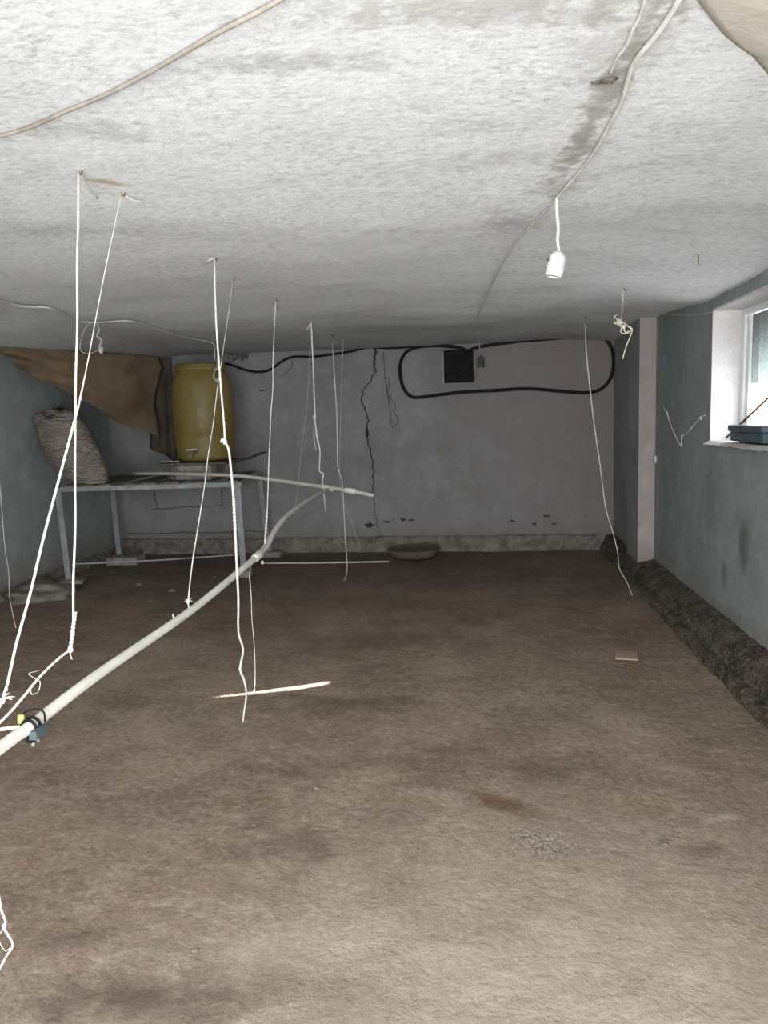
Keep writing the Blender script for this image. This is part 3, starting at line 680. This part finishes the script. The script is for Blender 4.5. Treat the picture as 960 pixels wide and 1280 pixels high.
# 4: thin string from ceiling to mid pipe
t4 = at_ceil(291, 348, .004); e4 = at_x(235, 752, PX)
def b4(b):
    b.tube([t4] + wob(t4, e4, 10, .004) + [e4], [.0016] * 4 + [.0022] * 4 + [.0028] * 3, 5, True, 3)
    b.lump(e4, (.008, .008, .008), 3); fray(b, e4, ((.6, .5), (-.6, .4), (.8, 0), (-.7, -.1), (.3, .9)), .024, .0016)
    b.tube([e4, at_x(236, 764, PX), at_x(230, 768, PX), at_x(218, 772, PX), at_x(216, 768, PX)], .0026, 5)
    b.tube([t4, t4 + Vector((.012, 0, .012)), at_ceil(300, 350, .008)], .0022, 5)
cord_thing('thin string slanting from the ceiling to a frayed knot on the white pipe', b4, t4)
# 5: string to pipe bend
t5 = at_ceil(345, 374, .002); e5 = at_x(330, 690, PX)
def b5(b):
    m_ = at_x(334, 640, PX); b.tube([t5] + wob(t5, m_, 9, .004) + [m_], .0034, 6, True, 3); twist(b, m_, at_x(331, 680, PX), .003, 4, .0035)
    b.tube([at_x(331, 680, PX), at_x(322, 692, PX), at_x(314, 706, PX), at_x(312, 720, PX + .02), at_x(314, 745, PX + .03), at_x(315, 775, PX + .03), at_x(318, 810, PX + .03), at_x(319, 850, PX + .03), at_x(317, 875, PX + .03), at_x(321, 892, PX + .03), at_x(315, 908, PX + .03)], [.003] * 4 + [.0022] * 7, 5)
    b.lump(at_x(328, 703, PX), (.009, .009, .011), 2, .4)
    b.tube([t5, at_ceil(347, 388, .02)], .0026, 5, False)
cord_thing('white string tied to the bend of the pipe with a loose tail below it', b5, t5)
# 6: string to pipe junction, frayed half way
t6 = at_ceil(389, 403, .002); y6 = J.y + .02
def b6(b):
    p = [t6, at_y(391, 450, t6.y + .02), at_y(393, 500, y6), at_y(394, 525, y6)]; b.tube(p, .0065, 6)
    b.tube([at_y(393, 520, y6), at_y(396, 545, y6), at_y(400, 565, y6), at_y(399, 588, y6), at_y(404, 592, y6), at_y(403, 602, y6), at_y(404, 612, y6), at_y(406, 628, y6), at_y(407, 640, y6)], [.006, .0085, .006, .006, .006, .006, .006, .004, .003], 6)
    b.tube([at_y(393, 525, y6), at_y(392, 545, y6), at_y(395, 562, y6)], .003, 5); b.lump(at_y(393, 522, y6), (.014, .014, .02), 3, .5)
    b.tube([t6, at_y(384, 412, t6.y)], .004, 5, False)
cord_thing('frayed white string hanging straight down to the pipe junction', b6, t6)
# 7: thin string right of the junction reaching the floor
t7 = at_ceil(415, 418, .002); y7 = 6.45
def b7(b):
    b.tube([t7] + [at_y(*q, y7) for q in ((418, 470), (421, 520), (422, 580), (424, 590), (428, 605), (430, 640), (432, 680), (434, 712), (430, 728), (433, 741))], [.0045] * 4 + [.004] * 4 + [.003] * 3, 5)
    b.lump(at_y(423, 588, y7), (.008, .008, .01), 3)
cord_thing('thin white string hanging past the coupling almost to the floor', b7, t7)
t8 = at_ceil(429, 424, .002)
def b8(b):
    b.tube([t8] + [at_y(*q, t8.y) for q in ((427, 480), (425, 550), (425, 600), (430, 630), (441, 655), (444, 668), (450, 682))], .0025, 5)
cord_thing('faint dusty string in front of the back wall right of the coupling string', b8, None, SO)
t9 = at_ceil(388, 420, .002)
def b9(b): b.tube([t9] + [at_y(*q, 6.9) for q in ((384, 500), (377, 560), (371, 620), (367, 650))], .002, 5)
cord_thing('faintest thin thread slanting behind the bent pipe end', b9, None, SO)
# 10: long string near the right corner
t10 = at_ceil(731, 396, .002)
def b10(b):
    p = [t10] + [at_y(*q, 6.1) for q in ((733, 440), (738, 490), (744, 540), (750, 580), (757, 634), (766, 665), (772, 690), (774, 710))] + [at_y(784, 728, 5.95), at_z(790, 744, .012)]
    b.tube(p, [.005] * 5 + [.004] * 6, 6)
cord_thing('long cream string slanting to the floor at the right corner', b10, t10)
# 11: knotted string on nail near the window
t11 = at_ceil(780, 361, .002); yk = t11.y
def b11(b):
    b.tube([t11, at_y(778, 380, yk), at_y(777, 397, yk)], .0022, 5)
    k = at_y(774, 403, yk); b.lump(k, (.024, .02, .02), 5, .9, 12, 8, 6); b.lump(at_y(778, 408, yk), (.014, .014, .014), 8, .9)
    for q in (((772, 400), (768, 396), (771, 394)), ((770, 405), (767, 402)), ((780, 404), (785, 408), (789, 412), (785, 416), (781, 414), (779, 408)), ((782, 406), (790, 411), (788, 420), (783, 432), (778, 449)), ((777, 410), (776, 415), (781, 417), (786, 413))):
        b.tube([at_y(*p, yk) for p in q], .0036, 5)
cord_thing('knotted clump of cream string hanging from a nail left of the window', b11, t11, simple('cream_string', (.74, .69, .57), (.55, .5, .38), 40, .9))
nl = at_ceil(873, 318, .0); 
tube_thing('nail', [nl + Vector((0, 0, .02)), nl + Vector((0, 0, -.05))], .0025, M['rust'], 'bare nail sticking down from the ceiling above the window', 'nail', n=6, smooth=False)
# threads on the right wall
a_ = [at_x(*q, XR - .03) for q in ((812, 389), (822, 392), (836, 393), (860, 394), (880, 392), (893, 390))]
tube_thing('string', a_, .003, SO, 'thin string stretched along the right wall to the window corner', 'string', n=5)
cob = MB(); wv = lambda q: at_x(*q, XR - .012)
cob.tube([wv(q) for q in ((829, 508), (834, 517), (838, 530), (844, 544), (851, 558))], [.003, .006, .004, .006, .003], 5)
cob.tube([wv(q) for q in ((851, 558), (853, 546), (860, 540), (866, 533), (876, 522), (881, 519))], [.003, .005, .003, .006, .003, .005], 5)
for q in ((834, 516), (852, 546), (864, 535), (876, 522)): cob.lump(wv(q), (.006, .012, .012), q[0], .9)
tag(cob.build('cobweb', M['string'], None, True), 'dusty white cobweb thread in a V on the right wall below the window', 'cobweb')
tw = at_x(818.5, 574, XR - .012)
tf = MB(); tf.lump((XR - .012, tw.y, tw.z), (.013, .03, .034), 3, .7, 12, 8, 5)  # small white lump standing in for a white spot by the pilaster
tag(tf.build('white_spot', M['ceramic'], None, True), 'tiny bright white spot on the wall beside the pink pilaster', 'tuft')
# strings at the left edge
tl = at_y(-5, 560, 4.6)
def b12(b): b.tube([Vector((tl.x - .05, 4.6, ceil_z(tl.x, 4.6))), tl] + [at_y(*q, 4.6) for q in ((1, 620), (4, 660), (7, 690), (11, 716), (12, 745), (16, 768), (20, 785))], .0028, 5)
cord_thing('thin dusty string at the left edge in front of the blue wall', b12, None, SO)
def b13(b):
    y_ = 1.6; b.tube([Vector((-1.19, 1.25, .60)), Vector((-1.17, 1.5, .45)), at_y(-8, 1100, y_), at_y(2, 1138, y_), at_y(7, 1152, y_), at_y(5, 1160, y_), at_y(11, 1170, y_), at_y(16, 1182, y_), at_y(8, 1195, y_), at_y(0, 1210, y_), at_y(-6, 1222, y_)], .0028, 6)
    b.lump(at_y(5, 1158, y_), (.006, .006, .008), 3); b.tube([at_y(5, 1160, y_), at_y(-2, 1172, y_), at_y(6, 1188, y_), at_y(14, 1184, y_)], .001, 4)
cord_thing('loose white string tail at the lower left edge over the floor', b13)

# ------------------------------------------------------------------ metal table
ZT = .875
FLc, FRc, BRc, BLc = Vector((-3.74, 6.40, ZT)), Vector((-2.09, 6.58, ZT)), Vector((-2.22, 7.72, ZT)), Vector((-3.84, 7.62, ZT))
tb = thing('slatted_table', (-3.0, 7.0, 0), 'grey metal-framed table with a weathered slatted top in the far left corner', 'table')
legs = ((FLc + Vector((.0, .02, -.02)), at_z(86, 724, .085)), (FRc + Vector((-.04, .02, -.02)), at_z(305, 712, .065)), (BLc + Vector((.02, -.02, -.02)), at_z(149, 693, .085)), (BRc + Vector((-.02, -.02, -.02)), at_z(336, 689, .06)))
feet = []
for a_, b_ in legs:
    b_ = Vector((b_.x, min(b_.y, 7.7), b_.z)); feet.append(b_)
    q = MB(); d = (b_ - a_).normalized()
    q.beam(a_, b_, .052, .006, (0, 1, 0)); o = Vector((-.026, .022, 0)); q.beam(a_ + o, b_ + o, .006, .05, (0, 1, 0))
    q.build('leg', M['steel'], tb)
for nm, a_, b_ in (('front_rail', FLc, FRc), ('back_rail', BLc, BRc), ('side_rail', FLc, BLc), ('side_rail', FRc, BRc)):
    MB().beam(a_ - Vector((0, 0, .02)), b_ - Vector((0, 0, .02)), .012, .04).build(nm, M['steel'], tb)
NS = 9
for i in range(NS):
    u = (i + .5) / NS + R.uniform(-.012, .012)
    a_ = FLc.lerp(FRc, u) + Vector((R.uniform(-.03, .03), R.uniform(-.02, .02), .009)); b_ = BLc.lerp(BRc, u) + Vector((R.uniform(-.05, .05), R.uniform(-.02, .02), .009 + R.uniform(0, .006)))
    MB().beam(a_, b_, R.uniform(.09, .13), .016).build('slat', M['wood'], tb)
MB().tube([feet[0] + Vector((.02, .02, .13)), feet[0].lerp(feet[1], .5) + Vector((0, .02, .125)), feet[1] + Vector((0, .02, .14))], .008, 8).build('lower_tie_rod', M['steel'], tb, True)
# blocks under the legs
def block(c, sx_, sy_, sz, label, mt=None, name='concrete_block', cat='block', seed=0, rz=0.0, grp=None):
    q = MB().box((-sx_, -sy_, 0), (sx_, sy_, sz), min(.012, sz * .2)); Mz = Matrix.Rotation(rz, 3, 'Z'); out = []
    for v_ in q.v:
        v_ = v_ + Vector((nz(v_.x + seed, v_.y, v_.z, 9), nz(v_.y, v_.x + seed, v_.z, 9), nz(v_.z, v_.y, v_.x + seed, 9) * .5)) * .008
        out.append(Mz @ v_)
    o = mesh(name, out, q.f, mt or M['concrete']); o.location = c; return tag(o, label, cat, grp)
G = 'blocks under the table legs'
zb = lambda i: feet[i].z - .002
block((feet[0].x + .03, feet[0].y, .052), .10, .085, zb(0) - .052, 'small pale block on the stone slab under the near left table leg', seed=1, rz=.3, grp=G)
block((feet[1].x - .02, feet[1].y, 0), .085, .07, zb(1), 'small concrete block under the near right table leg', seed=2, rz=.1, grp=G)
block((feet[2].x + .10, feet[2].y - .06, 0), .165, .12, zb(2), 'broad concrete block under the far left table leg', seed=3, rz=.05, grp=G)
block((feet[3].x + .04, feet[3].y - .03, 0), .10, .06, zb(3), 'flat concrete block under the far right table leg', seed=4, grp=G)
# stone slab on the left
sp = at_z(40, 752)
q = MB(); q.lump((-3.68, 5.93, .015), (.29, .30, .09), 5, .3, 40, 20, 4)
tag(q.build('stone_slab', M['stone'], None, True), 'rough flat stone slab on the floor by the left wall', 'stone')

# things on the table
yd = 7.13
zt = ZT + .018
block((-2.60, 6.80, zt), .195, .085, .135, 'rough concrete block on the table in front of the yellow drum', M['concrete'], seed=7, rz=-.04)
block((-2.62, 7.42, zt), .18, .085, .135, 'rough concrete block on the table behind the yellow drum', M['concrete'], seed=9, rz=.06)
q = MB(); q.box((-2.93, 6.72, zt + .137), (-2.28, 7.56, zt + .155)); 
v_ = [Vector((p.x, p.y, p.z + (.03 * (p.x + 2.28) if p.x > -2.3 else 0))) for p in q.v]
tag(mesh('board', v_, q.f, M['wood_dark']), 'dark board laid on blocks under the yellow drum', 'board')
q = MB()
q.add(*grid(10, 4, lambda u, v: (-2.62 + .62 * u, 6.86 + .35 * v, zt + .1565 + .30 * max(0, u - .5) ** 2 + .006 * nz(u * 3, v * 3, 1, 2))))
sheet_ = tag(q.build('scrap_sheet', M['wood_dark'], None, True), 'dark bent scrap sheet sticking out right from under the yellow drum', 'sheet')
sm_ = sheet_.modifiers.new('thick', 'SOLIDIFY'); sm_.thickness = .004
zd = zt + .162; xd = -2.60
dr = thing('plastic_drum', (xd, yd, zd), 'yellow plastic drum standing on a board and block on the table', 'drum')
H = 1.965 - zd
prof = [(.235, 0), (.262, .012), (.272, .04), (.274, .10), (.282, .20), (.283, .225), (.279, .232), (.284, .24), (.289, H * .45), (.288, H * .60), (.283, H * .74), (.272, H * .83), (.252, H * .89), (.238, H * .915), (.232, H * .93), (.232, H * .95)]
MB().lathe(prof, (xd, yd, zd), 40).build('body', M['drum'], dr, True)
MB().lathe([(.236, H * .925), (.246, H * .93), (.249, H * .945), (.246, H * .965), (.238, H * .97)], (xd, yd, zd), 40).build('clamp_ring', M['drum'], dr, True)
MB().lathe([(.238, H * .962), (.24, H * .985), (.225, H), (.2, H), (.19, H * .99), (.02, H * .99)], (xd, yd, zd), 40).build('lid', M['drum'], dr, True)
tp = at_y(243, 566, yd - .29)
tpv = MB().tube([Vector((tp.x, yd - .26, tp.z)), Vector((tp.x, yd - .33, tp.z)), Vector((tp.x - .01, yd - .36, tp.z - .01)), Vector((tp.x - .012, yd - .365, tp.z - .05))], .016, 10).build('tap', M['mortar_pale'], dr, True)
MB().beam((tp.x - .055, yd - .335, tp.z + .03), (tp.x + .045, yd - .335, tp.z + .034), .016, .014).build('tap_lever', M['pvc_grey'], tpv)
M['faded'] = simple('faded_drum_print', (.62, .52, .26), (.5, .4, .16), 30, .6)
for a, zz, hh, wd in ((-1.32, .42, .075, .035), (-1.32, .32, .03, .04)):
    pr = [];
    for (ca, cz) in ((a - wd, zz), (a + wd, zz), (a + wd, zz + hh), (a - wd, zz + hh)):
        pr.append(Vector((xd + .2915 * math.cos(ca), yd + .2915 * math.sin(ca), zd + cz)))
    MB().tube(pr + [pr[0]], .003, 5, False).build('embossed_frame', M['faded'], dr, True)
tg = MB()
c0 = at_y(271, 468, yd - .27)
for i in range(5):
    a = R.uniform(0, 6); tg.tube([c0 + RT * (.035 * math.cos(a + k * 1.1) * R.uniform(.6, 1.3)) + UP * (.06 * math.sin(a + k * 1.1) * R.uniform(.6, 1.2)) for k in range(7)], .0028, 5)
tg.tube([c0 + UP * .05, c0 + UP * .13, at_y(268, 449, yd - .25)], .004, 5); tg.tube([c0 - UP * .03, c0 - UP * .12 + RT * .02, c0 - UP * .18 + RT * .03, c0 - UP * .24 - RT * .0], .003, 5)
tag(tg.build('string_tangle', SO, None, True), 'loose tangle of thin string hanging in front of the yellow drum', 'string')
tg = MB(); c0 = Vector((-2.79, 6.70, zt + .09))
for i in range(26):
    p = c0 + Vector((R.gauss(0, .03), R.gauss(0, .012), R.gauss(0, .04))); tg.tube([p, p + Vector((R.uniform(-.05, .05), R.uniform(-.02, .02), R.uniform(-.05, .05))), p + Vector((R.uniform(-.07, .07), R.uniform(-.02, .02), R.uniform(-.06, .06)))], .0035, 4, True, 3)
tag(tg.build('straw_tuft', M['mortar_pale'], None, True), 'bristly tuft of straw beside the concrete block under the drum tap', 'straw')
tube_thing('stick', [at_y(201, 577, 6.75), at_y(224, 577, 6.7)], .006, M['pvc_grey'], 'short pale stick left of the drum tap', 'stick', smooth=False)

# sack leaning in the corner
def sackring(t):
    pts_ = [(133, 603, 6.52, .03, .03), (127, 600, 6.52, .10, .08), (115, 592, 6.52, .165, .13), (100, 577, 6.52, .205, .17), (87, 560, 6.51, .222, .185), (78, 543, 6.47, .222, .185), (73, 530, 6.45, .205, .165), (70, 520, 6.44, .165, .12), (69, 517, 6.43, .10, .07), (69, 519, 6.43, .02, .02)]
    k = t * (len(pts_) - 1); i = min(int(k), len(pts_) - 2); w_ = k - i; w_ = w_ if True else w_
    a_, b_ = pts_[i], pts_[i + 1]; g = [a_[j] * (1 - w_) + b_[j] * w_ for j in range(5)]
    return at_y(g[0], g[1], g[2]), g[3], g[4]
NR, NA = 44, 48; V, Fc = [], []
for i in range(NR + 1):
    t = i / NR; c, rw, rd = sackring(t); c2, _, _ = sackring(min(1, t + .05)); c3, _, _ = sackring(max(0, t - .05)); d = (c2 - c3).normalized()
    u = d.cross(Vector((0, 1, 0))).normalized(); w_ = d.cross(u)
    for k in range(NA):
        a = 2 * math.pi * k / NA; q = Vector((math.cos(a) * 2, math.sin(a) * 2, t * 7))
        wr_ = 1 + .05 * noise.noise(q) + .03 * noise.noise(q * 2.7) + .022 * math.sin(t * 70 + 3 * math.sin(a) + 4 * noise.noise(q * .7)) * sstep(.05, .2, t)
        p = c + (u * math.cos(a) * rw + w_ * math.sin(a) * rd) * wr_
        p.z = max(p.z, zt + .002); p.x = max(p.x, XL + .012); V.append(p)
for i in range(NR):
    for k in range(NA): j = (k + 1) % NA; Fc.append((i * NA + k, i * NA + j, i * NA + NA + j, i * NA + NA + k))
Fc.append(tuple(range(NA - 1, -1, -1))); Fc.append(tuple(range(NR * NA, NR * NA + NA)))
sk_ = thing('sack', at_y(114, 600, 6.6), 'full woven beige sack leaning on the left wall from the table', 'sack')
mesh('sack_body', V, Fc, M['sack'], sk_, True)
e_ = MB()
for cx, cy, rx, rz, sd_ in ((52, 525, .065, .055, 2), (84, 519, .10, .035, 5)):
    p = at_y(cx, cy, 6.42); p.x = max(p.x, XL + .075); e_.lump(p, (rx, .06, rz), sd_, .35, 16, 10, 4)
e_.build('gathered_top', M['sack'], sk_, True)

# ------------------------------------------------------------------ tarpaulins
TA, TB = Vector((XL + .03, 5.55, 0)), Vector((-3.30, 7.84, 0)); td = (TB - TA).normalized(); tn = Vector((td.y, -td.x, 0))
def on_tarp(px, py):
    d = ray(px, py); s_ = (TA - EYE).dot(tn) / d.dot(tn); return EYE + d * s_
topl = [(-14, 430), (40, 436), (100, 440), (150, 443), (196, 444)]; botl = [(-14, 440), (30, 463), (90, 498), (150, 529), (193, 546)]
def pl_(l, t):
    k = t * (len(l) - 1); i = min(int(k), len(l) - 2); w_ = k - i; return l[i][0] * (1 - w_) + l[i + 1][0] * w_, l[i][1] * (1 - w_) + l[i + 1][1] * w_
def tf_(u, v):
    a, b = pl_(topl, u), pl_(botl, u); p = on_tarp(a[0] * (1 - v) + b[0] * v, a[1] * (1 - v) + b[1] * v)
    fold = .07 * math.sin(6.5 * (u + .55 * v) * 2) * v * (1 - .3 * u) + .05 * math.exp(-((v - .15 - .9 * (1 - u)) / .07) ** 2) * u + .03 * nz(u * 4, v * 4, 1, 1.2) + .05 * math.exp(-((u - .78 + .38 * v) / .06) ** 2) * v
    p = p + tn * (.03 + fold * .8); p.z = min(p.z, ceil_z(p.x, p.y) - .004); p.x = max(p.x, XL + .012)
    return p
v, f = grid(60, 26, tf_); o = mesh('tarpaulin', v, f, M['tarp'], None, True); o.modifiers.new('thick', 'SOLIDIFY').thickness = .003
tag(o, 'brown tarpaulin hanging in a triangle from the ceiling in the left corner', 'tarpaulin')
def td_(u, v):
    a, b = pl_([(186, 444), (214, 447)], u), pl_([(188, 560), (222, 578)], u)
    p = at_y(a[0] * (1 - v) + b[0] * v, a[1] * (1 - v) + b[1] * v, 7.86)
    return p + Vector((0, -.03 * math.sin(u * 9) * (.3 + v), 0)) - Vector((0, 0, max(0, p.z - ceil_z(p.x, p.y) + .004)))
v, f = grid(20, 24, td_); o = mesh('tarpaulin', v, f, M['tarp_dark'], None, True); o.modifiers.new('thick', 'SOLIDIFY').thickness = .003
tag(o, 'narrow dark tarpaulin strip hanging between the brown tarpaulin and the drum', 'tarpaulin')
edge = [on_tarp(*pl_(botl, i / 20)) + tn * .05 for i in range(21)]
for p in edge: p.x = max(p.x, XL + .015)
# pale sheet drooping from the ceiling at the upper right, near the camera
edge_px = [(858, -30), (872, 2), (890, 26), (905, 44), (922, 58), (940, 70), (952, 84), (975, 110), (1010, 150)]
def sh_(u, v):
    px, py = pl_(edge_px, u); p = at_ceil(px, py, .006)
    q = Vector((p.x + .62 * v * (1 - .2 * u), p.y - .10 * v + .22 * v * u, 0)); q.x = min(q.x, XR - .01)
    q.z = min(ceil_z(q.x, q.y), ceil_z(p.x, p.y)) - .006 - .13 * math.sin(v * 2.6) * (.45 + .3 * u) - .014 * (1 + math.sin(u * 17 + v * 3)) * v
    return q
v, f = grid(50, 24, sh_); o = mesh('ceiling_sheet', v, f, M['sheet'], None, True); o.modifiers.new('thick', 'SOLIDIFY').thickness = .002
tag(o, 'pale beige sheet drooping from the ceiling at the upper right', 'sheet')

# ------------------------------------------------------------------ window sill things
bb = thing('storage_box', (1.56, 4.42, WIN[2] + .02), 'dark blue-grey lidded plastic box on the window sill', 'box')
z_ = WIN[2] + .02
MB().box((1.475, 4.15, z_), (1.61, 4.665, z_ + .055), .006).build('body', M['bluebox'], bb)
MB().box((1.465, 4.14, z_ + .056), (1.615, 4.68, z_ + .092), .006).build('lid', M['bluebox'], bb)
p0_ = at_y(908, 547, 4.9); p1_ = at_x(968, 490, XR + WT - .04)
tube_thing('window_stay', [p0_, p1_], .007, M['rust'], 'dark metal stay rod slanting up from the window sill', 'rod', smooth=False)

# ------------------------------------------------------------------ things on the floor
bc = at_z(520, 690); by = 7.58
bs = thing('basket_tray', (bc.x, by, 0), 'round shallow brown basket on the floor at the back wall', 'basket')
MB().lathe([(.20, .0), (.232, .01), (.25, .05), (.258, .075), (.25, .082), (.24, .07), (.20, .06), (.02, .064)], (bc.x, by, .005), 36).build('tray', M['wicker'], bs, True)
MB().tube([(bc.x + .256 * math.cos(a * math.pi / 16), by + .256 * math.sin(a * math.pi / 16), .085 + .002 * (a % 2)) for a in range(33)], .009, 6).build('rim', M['wicker'], bs, True)
fr = [at_z(328, 704, .011), at_z(400, 703.5, .011), at_z(487, 702, .011)]
tube_thing('stick', fr, .009, M['pvc_grey'], 'long thin pale stick lying on the floor before the back wall', 'stick')
tc_ = at_z(783, 822); q = MB().box((-.062, -.07, 0), (.062, .07, .012), .002)
o = mesh('clay_tile', [Matrix.Rotation(-.18, 3, 'Z') @ p for p in q.v], q.f, M['tile']); o.location = (tc_.x, tc_.y, .006)
tag(o, 'small flat square clay tile on the floor near the right kerb', 'tile')
CLOD = ['dirt clod on the floor just in front of the broad table-leg block', 'dirt clod on the floor left of the string knot on the pipe', 'dirt clod nearest the white pipe behind the twisted rope', 'tiny dirt clod beside the near right table leg',
        'dirt crumb on the open floor below the streak of sunlight', 'dirt crumb lowest in the left foreground of the floor', 'dirt crumb on the right foreground floor', 'tiny dirt crumb at the edge of the faint ring stain']
for i, (px, py, r_) in enumerate(((174, 732, .022), (215, 740, .022), (188, 752, .014), (268, 722, .012), (396, 987, .012), (245, 1190, .009), (832, 1058, .011), (318, 1033, .008))):
    p = at_z(px, py); q = MB().lump((0, 0, r_ * .45), (r_ * 1.3, r_, r_ * .6), i + 2, .6, 9, 6, 4); o = q.build('dirt_clod', M['rough'], None, True); o.location = (p.x, p.y, .0)
    tag(o, CLOD[i], 'clod', 'dirt clods scattered on the floor')
